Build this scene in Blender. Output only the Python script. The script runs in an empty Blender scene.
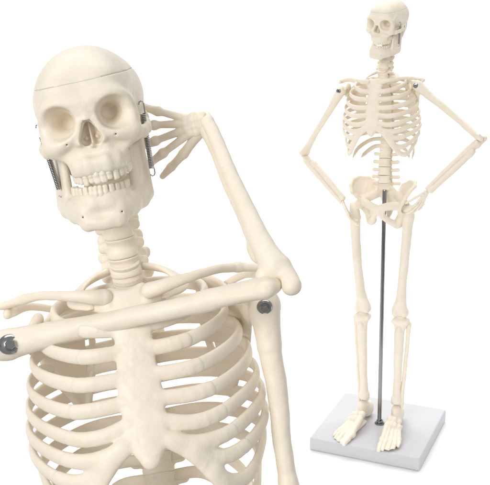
import bpy, math
import numpy as np
from mathutils import Matrix, Vector

# ------------------------------------------------------------------ camera, world, lamps
SC = bpy.context.scene
COL = SC.collection
K = 0.0026                      # one modelling unit (a life-size centimetre) on the desk-size model, in metres


def rad(a):
    return math.radians(a)


cam_d = bpy.data.cameras.new('camera')
cam = bpy.data.objects.new('camera', cam_d)
COL.objects.link(cam)
cam_d.sensor_fit = 'HORIZONTAL'
cam_d.sensor_width = 36.0
cam_d.lens = 36.0 * 1000.0 / 490.0
cam_d.clip_start = 0.01
cam_d.clip_end = 200.0
cam.location = (0, 0, 191.5 * K)
cam.rotation_euler = (rad(90 - 16.185), 0, 0)
SC.camera = cam

world = bpy.data.worlds.new('World')
SC.world = world
world.use_nodes = True
bg = world.node_tree.nodes['Background']
bg.inputs[0].default_value = (1.0, 0.985, 0.965, 1)
bg.inputs[1].default_value = 0.45

SC.view_settings.view_transform = 'Standard'
SC.view_settings.look = 'None'
SC.view_settings.exposure = 0.0
SC.view_settings.gamma = 1.0
SC.render.engine = 'CYCLES'
SC.cycles.max_bounces = 8
SC.cycles.diffuse_bounces = 5


def area_lamp(name, loc, target, size, power, color=(1, 1, 1)):
    d = bpy.data.lights.new(name, 'AREA')
    d.shape = 'RECTANGLE'
    d.size, d.size_y = size
    d.energy = power
    d.color = color
    o = bpy.data.objects.new(name, d)
    COL.objects.link(o)
    o.location = loc
    o.rotation_euler = (Vector(target) - Vector(loc)).to_track_quat('-Z', 'Y').to_euler()
    return o


area_lamp('key_softbox', (-1.1, -1.15, 1.05), (0.0, 0.5, 0.3), (0.9, 0.9), 26.0, (1, 0.985, 0.97))
front_fill = area_lamp('added_front_fill', (0.85, -0.75, 1.15), (0.16, 0.97, 0.24), (0.6, 0.6), 0.9, (1, 0.99, 0.985))  # unseen fill lamp, added to brighten the small skeleton
front_fill.data.spread = rad(70)
paper_fill = area_lamp('added_paper_fill', (0.1, 2.4, 2.2), (0.1, 2.3, 0), (3.8, 2.5), 60.0)  # unseen lamp above the sweep, added to wash the paper out to white
paper_fill.data.spread = rad(120)
backdrop_fill = area_lamp('added_backdrop_fill', (0.1, 2.9, 2.3), (0.1, 4.1, 0.25), (3.6, 0.8), 26.0)  # added lamp, out of view, lifting the far sweep from grey to white
backdrop_fill.data.spread = rad(110)


# ------------------------------------------------------------------ materials
def new_mat(name):
    m = bpy.data.materials.new(name)
    m.use_nodes = True
    nt = m.node_tree
    return m, nt, nt.nodes['Principled BSDF']


def noise(nt, scale, detail=4, rough=0.55):
    tc = nt.nodes.new('ShaderNodeTexCoord')
    n = nt.nodes.new('ShaderNodeTexNoise')
    n.inputs['Scale'].default_value = scale
    n.inputs['Detail'].default_value = detail
    n.inputs['Roughness'].default_value = rough
    nt.links.new(tc.outputs['Object'], n.inputs['Vector'])
    return n


def bone_mat(name, dark, light, bump=0.32, sss=0.25):
    m, nt, p = new_mat(name)
    n = noise(nt, 0.22, 5)
    r = nt.nodes.new('ShaderNodeValToRGB')
    r.color_ramp.elements[0].position = 0.3
    r.color_ramp.elements[1].position = 0.7
    r.color_ramp.elements[0].color = (*dark, 1)
    r.color_ramp.elements[1].color = (*light, 1)
    nt.links.new(n.outputs['Fac'], r.inputs['Fac'])
    nt.links.new(r.outputs['Color'], p.inputs['Base Color'])
    p.inputs['Roughness'].default_value = 0.46
    p.inputs['Specular IOR Level'].default_value = 0.4
    p.inputs['Subsurface Weight'].default_value = sss
    p.inputs['Subsurface Radius'].default_value = (1.0, 0.6, 0.3)
    p.inputs['Subsurface Scale'].default_value = 0.0016
    n2 = noise(nt, 2.6, 4, 0.6)
    n3 = noise(nt, 0.7, 3, 0.5)
    ad = nt.nodes.new('ShaderNodeMath')
    ad.operation = 'MULTIPLY_ADD'
    ad.inputs[1].default_value = 2.2
    nt.links.new(n3.outputs['Fac'], ad.inputs[0])
    nt.links.new(n2.outputs['Fac'], ad.inputs[2])
    b = nt.nodes.new('ShaderNodeBump')
    b.inputs['Strength'].default_value = bump
    b.inputs['Distance'].default_value = 0.00035
    nt.links.new(ad.outputs[0], b.inputs['Height'])
    nt.links.new(b.outputs['Normal'], p.inputs['Normal'])
    return m


BONE = bone_mat('ivory_plastic', (0.82, 0.742, 0.62), (0.855, 0.788, 0.68))
TEETH = bone_mat('tooth_plastic', (0.81, 0.75, 0.63), (0.84, 0.785, 0.67), 0.2)


def metal_mat(name, col, rough):
    m, nt, p = new_mat(name)
    n = noise(nt, 3.0, 3)
    r = nt.nodes.new('ShaderNodeMapRange')
    r.inputs['To Min'].default_value = rough * 0.7
    r.inputs['To Max'].default_value = rough * 1.3
    nt.links.new(n.outputs['Fac'], r.inputs['Value'])
    nt.links.new(r.outputs['Result'], p.inputs['Roughness'])
    p.inputs['Base Color'].default_value = (*col, 1)
    p.inputs['Metallic'].default_value = 1.0
    return m


STEEL = metal_mat('dark_steel', (0.36, 0.36, 0.365), 0.2)
WIRE = metal_mat('spring_steel', (0.42, 0.42, 0.43), 0.22)
ROD = metal_mat('rod_steel', (0.30, 0.30, 0.305), 0.14)
m, nt, p = new_mat('dark_socket')
nz = noise(nt, 2.0)
rr = nt.nodes.new('ShaderNodeMapRange')
rr.inputs['To Min'].default_value = 0.3
rr.inputs['To Max'].default_value = 0.5
nt.links.new(nz.outputs['Fac'], rr.inputs['Value'])
nt.links.new(rr.outputs['Result'], p.inputs['Roughness'])
p.inputs['Base Color'].default_value = (0.02, 0.02, 0.022, 1)
SOCKET = m
m, nt, p = new_mat('white_plate')
nz = noise(nt, 6.0, 6, 0.65)
rr = nt.nodes.new('ShaderNodeValToRGB')
rr.color_ramp.elements[0].position = 0.35
rr.color_ramp.elements[1].position = 0.65
rr.color_ramp.elements[0].color = (0.54, 0.54, 0.57, 1)
rr.color_ramp.elements[1].color = (0.575, 0.575, 0.605, 1)
nt.links.new(nz.outputs['Fac'], rr.inputs['Fac'])
nt.links.new(rr.outputs['Color'], p.inputs['Base Color'])
p.inputs['Roughness'].default_value = 0.5
PLATE = m
m, nt, p = new_mat('white_paper')
nz = noise(nt, 12.0, 4)
rr = nt.nodes.new('ShaderNodeValToRGB')
rr.color_ramp.elements[0].color = (0.90, 0.90, 0.90, 1)
rr.color_ramp.elements[1].color = (0.92, 0.92, 0.92, 1)
nt.links.new(nz.outputs['Fac'], rr.inputs['Fac'])
nt.links.new(rr.outputs['Color'], p.inputs['Base Color'])
p.inputs['Roughness'].default_value = 1.0
p.inputs['Specular IOR Level'].default_value = 0.0
PAPER = m
m, nt, p = new_mat('grey_floor')
nz = noise(nt, 9.0, 5)
rr = nt.nodes.new('ShaderNodeValToRGB')
rr.color_ramp.elements[0].color = (0.30, 0.29, 0.28, 1)
rr.color_ramp.elements[1].color = (0.36, 0.35, 0.34, 1)
nt.links.new(nz.outputs['Fac'], rr.inputs['Fac'])
nt.links.new(rr.outputs['Color'], p.inputs['Base Color'])
p.inputs['Roughness'].default_value = 0.7
GREYFLOOR = m


# ------------------------------------------------------------------ distance-field modelling (signed distance -> surface nets)
def smin(a, b, k):
    if k <= 0:
        return np.minimum(a, b)
    h = np.clip(0.5 + 0.5 * (b - a) / k, 0, 1)
    return b * (1 - h) + a * h - k * h * (1 - h)


class Field:
    """A sampled solid. sym=True models x >= 0 and mirrors it."""

    def __init__(s, lo, hi, h, sym=False):
        s.h, s.sym = h, sym
        lo, hi = np.array(lo, float), np.array(hi, float)
        n = np.ceil((hi - lo) / h).astype(int) + 1
        s.ax = [(lo[i] + h * np.arange(n[i])).astype(np.float32) for i in range(3)]
        if sym:
            s.ax[0] = (h * (np.arange(int(np.ceil(hi[0] / h)) + 1) + 0.5)).astype(np.float32)
        s.F = np.full([len(a) for a in s.ax], 50.0, np.float32)

    def _slice(s, lo, hi, m):
        sl, xs = [], []
        for i in range(3):
            a = s.ax[i]
            i0 = np.searchsorted(a, lo[i] - m)
            i1 = np.searchsorted(a, hi[i] + m)
            if i1 <= i0:
                return None, None
            sl.append(slice(i0, i1))
            sh = [1, 1, 1]
            sh[i] = -1
            xs.append(a[i0:i1].reshape(sh))
        return tuple(sl), xs

    def op(s, prim, k=0.0, cut=False):
        fn, lo, hi = prim
        m = k + 3 * s.h
        for mir in ((False, True) if s.sym else (False,)):
            l, g = np.array(lo, float), np.array(hi, float)
            if mir:
                if l[0] - m > 0 and g[0] > 0:
                    continue
                l[0], g[0] = -hi[0], -lo[0]
            if s.sym and g[0] + m < 0:
                continue
            sl, xs = s._slice(l, g, m)
            if sl is None:
                continue
            x, y, z = xs
            d = fn(-x if mir else x, y, z)
            if cut:
                s.F[sl] = -smin(-s.F[sl], d, k)
            elif mir:
                s.F[sl] = np.minimum(s.F[sl], d)
            else:
                s.F[sl] = smin(s.F[sl], d, k)
        return s

    def add(s, prim, k=0.0):
        return s.op(prim, k)

    def cut(s, prim, k=0.0):
        return s.op(prim, k, True)

    def full(s):
        if s.sym:
            return np.concatenate([s.F[::-1], s.F], 0), np.array([-s.ax[0][-1], s.ax[1][0], s.ax[2][0]], float)
        return s.F, np.array([a[0] for a in s.ax], float)

    def mesh(s, name, mat, smooth=1, wobble=0.0, F=None, lo=None):
        if F is None:
            F, lo = s.full()
        v, q = nets(F, lo, s.h)
        return to_mesh(name, v, q, mat, smooth, wobble)


def nets(F, lo, h):
    ins = F < 0
    nx, ny, nz = [n - 1 for n in F.shape]
    cnt = np.zeros((nx, ny, nz), np.int8)
    for a in (0, 1):
        for b in (0, 1):
            for c in (0, 1):
                cnt += ins[a:a + nx, b:b + ny, c:c + nz]
    act = (cnt > 0) & (cnt < 8)
    I = np.argwhere(act)
    idx = np.full((nx, ny, nz), -1, np.int64)
    idx[act] = np.arange(len(I))
    P = np.zeros((len(I), 3))
    W = np.zeros(len(I))
    i, j, k = I.T
    cs = [(a, b, c) for a in (0, 1) for b in (0, 1) for c in (0, 1)]
    for c0 in cs:
        for ax in range(3):
            if c0[ax]:
                continue
            c1 = list(c0)
            c1[ax] = 1
            f0 = F[i + c0[0], j + c0[1], k + c0[2]]
            f1 = F[i + c1[0], j + c1[1], k + c1[2]]
            m = (f0 < 0) != (f1 < 0)
            t = np.where(m, f0 / np.where(m, f0 - f1, 1), 0)
            pt = np.tile(np.array(c0, float), (len(I), 1))
            pt[:, ax] += t
            P += pt * m[:, None]
            W += m
    P = lo + h * (I + P / W[:, None])
    quads = []
    for ax in range(3):
        u, w = [(1, 2), (2, 0), (0, 1)][ax]
        s0 = [slice(None)] * 3
        s1 = [slice(None)] * 3
        s0[ax] = slice(0, -1)
        s1[ax] = slice(1, None)
        A, B = ins[tuple(s0)], ins[tuple(s1)]
        E = np.argwhere(A != B)
        ok = (E[:, u] > 0) & (E[:, w] > 0) & (E[:, u] < F.shape[u] - 1) & (E[:, w] < F.shape[w] - 1)
        E = E[ok]
        flip = A[tuple(E.T)]
        c = []
        for du, dw in ((-1, -1), (0, -1), (0, 0), (-1, 0)):
            e = E.copy()
            e[:, u] += du
            e[:, w] += dw
            c.append(idx[tuple(e.T)])
        Q = np.stack(c, 1)
        Q[~flip] = Q[~flip][:, ::-1]
        quads.append(Q)
    return P, np.concatenate(quads)


def to_mesh(name, v, q, mat, smooth=1, wobble=0.0):
    v = np.array(v, float)
    q = np.array(q)
    for _ in range(smooth):
        S = np.zeros_like(v)
        N = np.zeros(len(v))
        for a, b in ((0, 1), (1, 2), (2, 3), (3, 0)):
            np.add.at(S, q[:, a], v[q[:, b]])
            np.add.at(S, q[:, b], v[q[:, a]])
            np.add.at(N, q[:, a], 1)
            np.add.at(N, q[:, b], 1)
        v = 0.5 * v + 0.5 * S / np.maximum(N, 1)[:, None]
    if wobble:
        for f, a in ((0.55, 1.0), (1.3, 0.45), (2.6, 0.2)):
            ph = f * v
            v = v + wobble * a * np.stack([np.sin(ph[:, 1] * 1.3 + 1.1) * np.cos(ph[:, 2] + 0.4),
                                           np.sin(ph[:, 2] * 1.1 + 2.3) * np.cos(ph[:, 0] * 1.2),
                                           np.sin(ph[:, 0] + 0.7) * np.cos(ph[:, 1] * 0.9 + 1.9)], 1)
    me = bpy.data.meshes.new(name)
    me.vertices.add(len(v))
    me.vertices.foreach_set('co', v.astype(np.float32).ravel())
    me.loops.add(q.size)
    me.loops.foreach_set('vertex_index', q.astype(np.int32).ravel())
    me.polygons.add(len(q))
    me.polygons.foreach_set('loop_start', np.arange(0, q.size, q.shape[1], dtype=np.int32))
    me.polygons.foreach_set('use_smooth', np.ones(len(q), bool))
    me.update(calc_edges=True)
    me.validate()
    me.materials.append(mat)
    return me


def V(*a):
    return np.array(a, float)


def ell(c, r, R=None):
    c, r = V(*c), V(*r)
    Rm = None if R is None else np.array(R, float)

    def fn(x, y, z):
        x, y, z = x - c[0], y - c[1], z - c[2]
        if Rm is not None:
            x, y, z = (Rm[0, 0] * x + Rm[1, 0] * y + Rm[2, 0] * z, Rm[0, 1] * x + Rm[1, 1] * y + Rm[2, 1] * z,
                       Rm[0, 2] * x + Rm[1, 2] * y + Rm[2, 2] * z)
        k0 = np.sqrt((x / r[0]) ** 2 + (y / r[1]) ** 2 + (z / r[2]) ** 2)
        k1 = np.sqrt((x / r[0] ** 2) ** 2 + (y / r[1] ** 2) ** 2 + (z / r[2] ** 2) ** 2)
        return k0 * (k0 - 1) / np.maximum(k1, 1e-6)
    e = r if R is None else V(r.max(), r.max(), r.max())
    return fn, c - e, c + e


def sph(c, r):
    return ell(c, (r, r, r))


def cone(a, b, ra, rb):
    """round cone as a capsule with a linearly changing radius"""
    a, b = V(*a), V(*b)
    d = b - a
    L = max(d @ d, 1e-9)

    def fn(x, y, z):
        x, y, z = x - a[0], y - a[1], z - a[2]
        t = np.clip((x * d[0] + y * d[1] + z * d[2]) / L, 0, 1)
        return np.sqrt((x - t * d[0]) ** 2 + (y - t * d[1]) ** 2 + (z - t * d[2]) ** 2) - (ra + (rb - ra) * t)
    m = max(ra, rb)
    return fn, np.minimum(a, b) - m, np.maximum(a, b) + m


def strap(a, b, n, ra, rb):
    """flattened capsule: ra, rb = (half thickness along n, half width) at either end"""
    a, b = V(*a), V(*b)
    d = b - a
    L = max(d @ d, 1e-9)
    n = V(*n)
    n = n - d * (n @ d) / L
    n /= np.linalg.norm(n)

    def fn(x, y, z):
        x, y, z = x - a[0], y - a[1], z - a[2]
        t = np.clip((x * d[0] + y * d[1] + z * d[2]) / L, 0, 1)
        x, y, z = x - t * d[0], y - t * d[1], z - t * d[2]
        dn = x * n[0] + y * n[1] + z * n[2]
        w2 = np.maximum(x * x + y * y + z * z - dn * dn, 0)
        ta = ra[0] + (rb[0] - ra[0]) * t
        tb = ra[1] + (rb[1] - ra[1]) * t
        k0 = np.sqrt((dn / ta) ** 2 + w2 / tb ** 2)
        k1 = np.sqrt((dn / ta ** 2) ** 2 + w2 / tb ** 4)
        return k0 * (k0 - 1) / np.maximum(k1, 1e-6)
    m = max(*ra, *rb)
    return fn, np.minimum(a, b) - m, np.maximum(a, b) + m


def box(c, hs, r, R=None):
    c, hs = V(*c), V(*hs)
    Rm = None if R is None else np.array(R, float)

    def fn(x, y, z):
        x, y, z = x - c[0], y - c[1], z - c[2]
        if Rm is not None:
            x, y, z = (Rm[0, 0] * x + Rm[1, 0] * y + Rm[2, 0] * z, Rm[0, 1] * x + Rm[1, 1] * y + Rm[2, 1] * z,
                       Rm[0, 2] * x + Rm[1, 2] * y + Rm[2, 2] * z)
        qx, qy, qz = np.abs(x) - hs[0] + r, np.abs(y) - hs[1] + r, np.abs(z) - hs[2] + r
        return np.sqrt(np.maximum(qx, 0) ** 2 + np.maximum(qy, 0) ** 2 + np.maximum(qz, 0) ** 2) + np.minimum(np.maximum(qx, np.maximum(qy, qz)), 0) - r
    e = hs if R is None else V(1, 1, 1) * np.linalg.norm(hs)
    return fn, c - e, c + e


def tri(a, b, c, th):
    """a thin rounded plate"""
    a, b, c = V(*a), V(*b), V(*c)
    ba, cb, ac = b - a, c - b, a - c
    nor = np.cross(ba, ac)

    def fn(x, y, z):
        p = [np.stack(np.broadcast_arrays(x - o[0], y - o[1], z - o[2]), -1) for o in (a, b, c)]
        sg = sum(np.sign(p[i] @ np.cross(e, nor)) for i, e in enumerate((ba, cb, ac)))

        def dot2(e, q):
            t = np.clip((q @ e) / (e @ e), 0, 1)
            r = q - t[..., None] * e
            return (r * r).sum(-1)
        de = np.minimum(np.minimum(dot2(ba, p[0]), dot2(cb, p[1])), dot2(ac, p[2]))
        df = (p[0] @ nor) ** 2 / (nor @ nor)
        return (np.sqrt(np.where(sg < 2, de, df)) - th).astype(np.float32)
    return fn, np.min([a, b, c], 0) - th, np.max([a, b, c], 0) + th


def path(f, pts, rs, k=0.4, kj=0.25):
    if len(pts) > 2:                       # round the run and its thickness through the given points
        Q = catmull([tuple(p) + (r,) for p, r in zip(pts, rs)], 5)
        pts, rs = Q[:, :3], Q[:, 3]
    segs = [cone(pts[i], pts[i + 1], rs[i], rs[i + 1]) for i in range(len(pts) - 1)]

    def fn(x, y, z):
        d = segs[0][0](x, y, z)
        for g in segs[1:]:
            d = np.minimum(d, g[0](x, y, z))
        return d
    f.add((fn, np.min([g[1] for g in segs], 0), np.max([g[2] for g in segs], 0)), k)


def catmull(P, n=8):
    P = np.array(P, float)
    Q = np.vstack([2 * P[0] - P[1], P, 2 * P[-1] - P[-2]])
    out = []
    for i in range(len(P) - 1):
        p0, p1, p2, p3 = Q[i:i + 4]
        for t in np.arange(n) / n:
            out.append(0.5 * (2 * p1 + (p2 - p0) * t + (2 * p0 - 5 * p1 + 4 * p2 - p3) * t * t + (3 * p1 - p0 - 3 * p2 + p3) * t ** 3))
    out.append(P[-1])
    return np.array(out)


def sweep(name, C, N, A, B, mat, seg=14, closed_ends=True, wobble=0.0):
    """an elliptical tube along C; N = normals (short radius A), the long radius B lies across"""
    C = np.array(C, float)
    n = len(C)
    T = np.gradient(C, axis=0)
    T /= np.linalg.norm(T, axis=1)[:, None]
    N = np.array(N, float)
    N = N - T * (N * T).sum(1)[:, None]
    N /= np.linalg.norm(N, axis=1)[:, None]
    Bn = np.cross(T, N)
    a = np.linspace(0, 2 * np.pi, seg, endpoint=False)
    v = C[:, None, :] + N[:, None, :] * (np.cos(a)[None, :, None] * np.array(A)[:, None, None]) + Bn[:, None, :] * (np.sin(a)[None, :, None] * np.array(B)[:, None, None])
    v = v.reshape(-1, 3)
    q = []
    for i in range(n - 1):
        for j in range(seg):
            j2 = (j + 1) % seg
            q.append((i * seg + j, i * seg + j2, (i + 1) * seg + j2, (i + 1) * seg + j))
    q = [tuple(t) for t in q]
    v = list(map(tuple, v))
    for e, ring in ((0, 0), (1, n - 1)):
        v.append(tuple(C[ring]))
        c = len(v) - 1
        for j in range(0, seg, 2):
            j1, j2 = (j + 1) % seg, (j + 2) % seg
            t = (c, ring * seg + j2, ring * seg + j1, ring * seg + j)
            q.append(t if e == 0 else t[::-1])
    return to_mesh(name, v, q, mat, 0, wobble)


def lathe(name, prof, mat, seg=24, sides=None, flat=()):
    """profile of (radius, height) about z"""
    seg = sides or seg
    v, q = [], []
    for r, h in prof:
        for j in range(seg):
            t = 2 * math.pi * j / seg
            v.append((r * math.cos(t), r * math.sin(t), h))
    for i in range(len(prof) - 1):
        for j in range(seg):
            j2 = (j + 1) % seg
            q.append((i * seg + j, i * seg + j2, (i + 1) * seg + j2, (i + 1) * seg + j))
    me = to_mesh(name, v, q, mat, 0)
    for k, pl in enumerate(me.polygons):
        pl.use_smooth = False
    if sides is None:
        me.polygons.foreach_set('use_smooth', np.ones(len(me.polygons), bool))
        me.set_sharp_from_angle(angle=rad(35))
    return me


def mirror(me, name):
    m2 = me.copy()
    m2.name = name
    co = np.empty(len(me.vertices) * 3, np.float32)
    me.vertices.foreach_get('co', co)
    co[0::3] *= -1
    m2.vertices.foreach_set('co', co)
    m2.flip_normals()
    m2.update()
    return m2


# ------------------------------------------------------------------ skull (origin between the ears at eye height; face towards -y)
def build_skull():
    H = 0.13
    f = Field((0, -11, -9), (9.2, 10.6, 9.8), H, True)
    f.add(ell((0, 0.5, 2.1), (7.3, 8.8, 7.35)))
    f.add(ell((0, -2.7, 2.0), (6.6, 6.4, 6.5)), 1.2)
    f.add(ell((0, 2.0, 1.9), (7.75, 7.0, 6.4)), 1.0)
    f.add(ell((0, 4.6, -1.2), (5.7, 5.2, 5.0)), 1.5)
    f.add(ell((2.6, -6.2, 3.8), (2.2, 2.2, 2.2)), 1.8)           # frontal eminence
    # temporal hollows beside the orbits
    f.cut(ell((8.5, -3.9, -2.0), (2.1, 2.7, 3.7)), 1.2)
    # face core
    f.add(box((0, -5.6, -0.6), (4.9, 2.8, 2.8), 1.5), 1.1)
    f.add(box((0, -6.2, -4.6), (2.9, 2.7, 2.7), 1.2), 0.8)
    # alveolar ridge
    arch = [(0, -9.3), (1.3, -9.15), (2.45, -8.4), (3.1, -7.2), (3.45, -5.6), (3.5, -4.2)]
    for i in range(5):
        for z, r in ((-6.1, 0.8), (-7.0, 0.62)):
            f.add(cone((*arch[i], z), (*arch[i + 1], z), r, r), 0.7)
    # palate filler
    f.add(ell((0, -6.2, -6.2), (3.0, 2.8, 0.8)), 0.5)
    # brow ridges and orbit rims
    path(f, [(0.0, -8.9, 1.7), (1.7, -9.0, 2.0), (3.6, -8.75, 2.25), (5.2, -7.8, 1.6), (5.95, -6.7, 0.1), (5.75, -6.6, -1.6)],
         [0.6, 0.6, 0.55, 0.6, 0.7, 0.8], 2.0, 0.8)
    path(f, [(5.75, -6.6, -1.6), (5.3, -7.3, -3.1), (3.9, -8.2, -3.0), (2.4, -8.8, -2.3), (1.5, -8.9, -1.0), (1.15, -8.9, 0.6)],
         [0.8, 1.25, 1.05, 0.8, 0.6, 0.6], 0.9, 0.6)
    # cheek bone body running down to the upper jaw
    path(f, [(5.5, -6.9, -3.4), (4.4, -7.2, -4.5), (3.5, -7.0, -5.7)], [1.2, 0.85, 0.7], 0.7, 0.5)
    # zygomatic arch
    pts = [(5.5, -6.6, -3.5), (6.7, -5.0, -3.7), (7.3, -2.8, -3.4), (7.2, -0.6, -2.9), (6.5, 0.8, -2.5)]
    for i in range(4):
        f.add(strap(pts[i], pts[i + 1], (1, 0.2, 0), ((0.75, 1.0), (0.5, 0.8), (0.45, 0.72), (0.5, 0.75))[i], ((0.5, 0.8), (0.45, 0.72), (0.5, 0.75), (0.8, 0.9))[i]), 0.6)
    # mastoid, ear region, condyles
    f.add(cone((6.1, 2.0, -2.2), (5.3, 1.6, -6.4), 1.6, 0.9), 0.8)
    f.add(cone((1.6, 1.2, -4.6), (1.5, 0.8, -5.9), 1.2, 0.8), 0.6)
    f.cut(cone((8.2, 1.0, -2.3), (5.9, 0.9, -2.3), 0.45, 0.35), 0.3)
    # oversized pterygoid block, added to close the mouth off from the white backdrop
    f.add(box((2.3, -1.7, -5.0), (2.5, 0.9, 2.9), 0.7), 0.7)
    # orbits
    f.cut(cone((3.85, -9.8, -0.25), (2.95, -5.7, -0.15), 2.1, 1.1), 0.5)
    f.cut(ell((3.85, -8.9, -0.25), (2.25, 1.5, 1.95)), 0.9)
    # canine hollows and cheek hollow beside the alveolar ridge
    f.cut(ell((3.1, -10.2, -4.7), (1.1, 1.2, 1.3)), 0.9)
    f.add(ell((2.9, -7.0, -4.6), (1.3, 1.2, 1.6)), 0.6)
    f.cut(ell((5.3, -6.2, -6.5), (1.6, 2.4, 1.5)), 0.6)
    # nasal bones, aperture, septum, spine
    path(f, [(0, -8.7, 1.3), (0, -9.15, 0.4), (0, -9.5, -0.3)], [0.8, 0.6, 0.5], 0.8, 0.3)
    f.add(cone((0.9, -9.1, -0.6), (1.5, -9.2, -3.2), 0.5, 0.5), 0.6)
    for y0 in (-10.4, -9.4, -8.4, -7.8):
        f.cut(cone((0.1, y0, -0.5), (0.66, y0, -3.0), 0.4, 0.88), 0.15)
    f.add(box((0.0, -6.9, -2.1), (0.12, 1.3, 1.7), 0.1, None), 0.3)
    f.add(cone((0.7, -7.3, -2.9), (0.8, -6.4, -2.6), 0.3, 0.4), 0.3)
    f.add(cone((0, -9.2, -3.85), (0, -9.5, -3.8), 0.3, 0.16), 0.4)
    # little openings under the orbits
    f.cut(cone((3.3, -9.6, -3.2), (3.3, -8.4, -2.9), 0.16, 0.14), 0.12)
    # temporal line
    path(f, [(5.85, -6.2, 1.0), (6.05, -5.0, 2.4), (6.2, -3.6, 3.3)], [0.35, 0.26, 0.1], 0.8, 0.3)
    F, lo = f.full()
    nx, ny, nz = F.shape
    y = lo[1] + H * np.arange(ny)
    z = lo[2] + H * np.arange(nz)
    plane = z[None, None, :] - (4.55 + 0.035 * (y[None, :, None] + 8))
    low = np.maximum(F, plane - 0.012).astype(np.float32)
    top = np.maximum(F, -plane - 0.012).astype(np.float32)
    sk = f.mesh('skull', BONE, 3, 0.03, low, lo)
    cap = f.mesh('skull_cap', BONE, 3, 0.03, top, lo)
    return sk, cap


def build_teeth(upper):
    xs = [0.42, 1.2, 1.95, 2.55, 2.95, 3.3, 3.5]
    ws = [0.44, 0.38, 0.42, 0.4, 0.42, 0.55, 0.55]
    ys = [-9.45, -9.25, -8.75, -8.05, -7.25, -6.3, -5.2]
    f = Field((0, -10.6, -14), (4.8, -3.6, -6.0), 0.075, True)
    for i in range(7):
        a = math.atan2(xs[i] * 0.9, 3.4 - 0.2 * i) if i else 0.1
        a = (0.08, 0.3, 0.62, 0.9, 1.1, 1.32, 1.42)[i]
        R = [[math.cos(a), -math.sin(a), 0], [math.sin(a), math.cos(a), 0], [0, 0, 1]]
        depth = (0.34, 0.34, 0.42, 0.48, 0.5, 0.6, 0.6)[i]
        if upper:
            ln = (1.0, 0.88, 1.02, 0.86, 0.82, 0.78, 0.7)[i]
            f.add(box((xs[i], ys[i] + 0.06, -7.35 - ln * 0.72), (ws[i] * 1.02, depth, ln * 0.9), 0.3, R), 0.13)
            f.add(cone((xs[i], ys[i] - 0.02, -6.6), (xs[i], ys[i] - 0.05, -7.7), 0.3, 0.4), 0.12)
        else:
            ln = (0.66, 0.68, 0.74, 0.68, 0.66, 0.64, 0.62)[i]
            yy = ys[i] + 0.35
            w = (0.3, 0.36, 0.42, 0.42, 0.44, 0.56, 0.56)[i]
            xx = (0.32, 0.98, 1.72, 2.38, 2.9, 3.35, 3.6)[i]
            f.add(box((xx, yy + 0.04, -9.98 + 0.1 * math.cos(i) - 0.1 * (i > 4)), (w * 1.02, depth, ln), 0.28, R), 0.13)
            f.add(cone((xx, yy + 0.02, -11.4), (xx, yy, -10.4), 0.3, 0.36), 0.25)
    return f.mesh('upper_teeth' if upper else 'lower_teeth', TEETH, 1)


def build_jaw():
    f = Field((0, -10.6, -17), (8, 2.4, -1.6), 0.13, True)
    pts = [(0, -8.9, -13.0), (1.6, -8.7, -13.0), (3.0, -7.8, -12.9), (4.2, -5.8, -12.7), (5.3, -3.2, -12.3), (6.1, -0.9, -11.8)]
    hs = [1.6, 1.6, 1.6, 1.55, 1.5, 1.35]
    for i in range(5):
        d = V(*pts[i + 1]) - V(*pts[i])
        n = (-d[1], d[0], 0)
        f.add(strap(pts[i], pts[i + 1], n, (0.78, hs[i]), (0.78, hs[i + 1])), 0.6)
    # tooth-bearing ridge
    arch = [(0, -9.0), (1.3, -8.8), (2.4, -8.0), (3.1, -6.9), (3.5, -5.4), (3.9, -3.8)]
    for i in range(5):
        f.add(strap((*arch[i], -11.35), (*arch[i + 1], -11.35), (arch[i + 1][1] - arch[i][1], arch[i][0] - arch[i + 1][0], 0), (0.6, 0.95), (0.6, 0.95)), 0.6)
    # chin, wide and square
    f.add(box((0, -8.75, -14.3), (2.6, 0.75, 0.8), 0.6), 1.0)
    f.add(sph((2.4, -8.5, -14.4), 0.7), 0.9)
    f.add(ell((0, -9.2, -14.1), (1.3, 0.6, 0.9)), 0.9)
    f.cut(ell((0, -10.5, -12.9), (2.2, 0.95, 0.6)), 0.7)
    f.cut(cone((2.7, -9.8, -13.2), (2.7, -8.2, -13.2), 0.15, 0.13), 0.15)
    # ramus: plate from angle to condyle and coronoid
    a, b = (6.35, 0.0, -12.0), (4.8, -3.4, -11.4)
    c, d = (6.2, 0.3, -5.2), (4.75, -3.0, -5.4)
    f.add(tri(a, b, c, 0.5), 0.5)
    f.add(tri(b, d, c, 0.5), 0.5)
    path(f, [(6.3, -0.1, -12.0), (6.4, 0.3, -8.5), (6.2, 0.35, -5.2), (5.9, 0.2, -3.4)], [0.8, 0.65, 0.6, 0.65], 0.4)
    f.add(cone((5.1, 0.2, -3.3), (6.5, 0.2, -3.3), 0.62, 0.62), 0.4)
    path(f, [(4.75, -3.4, -10.8), (4.8, -3.1, -6), (5.1, -2.8, -3.7)], [0.6, 0.45, 0.3], 0.5)
    path(f, [(6.3, -0.6, -12.4), (5.7, -2.4, -12.9)], [0.75, 0.8], 0.6)
    return f.mesh('jaw', BONE, 3, 0.03)


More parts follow.
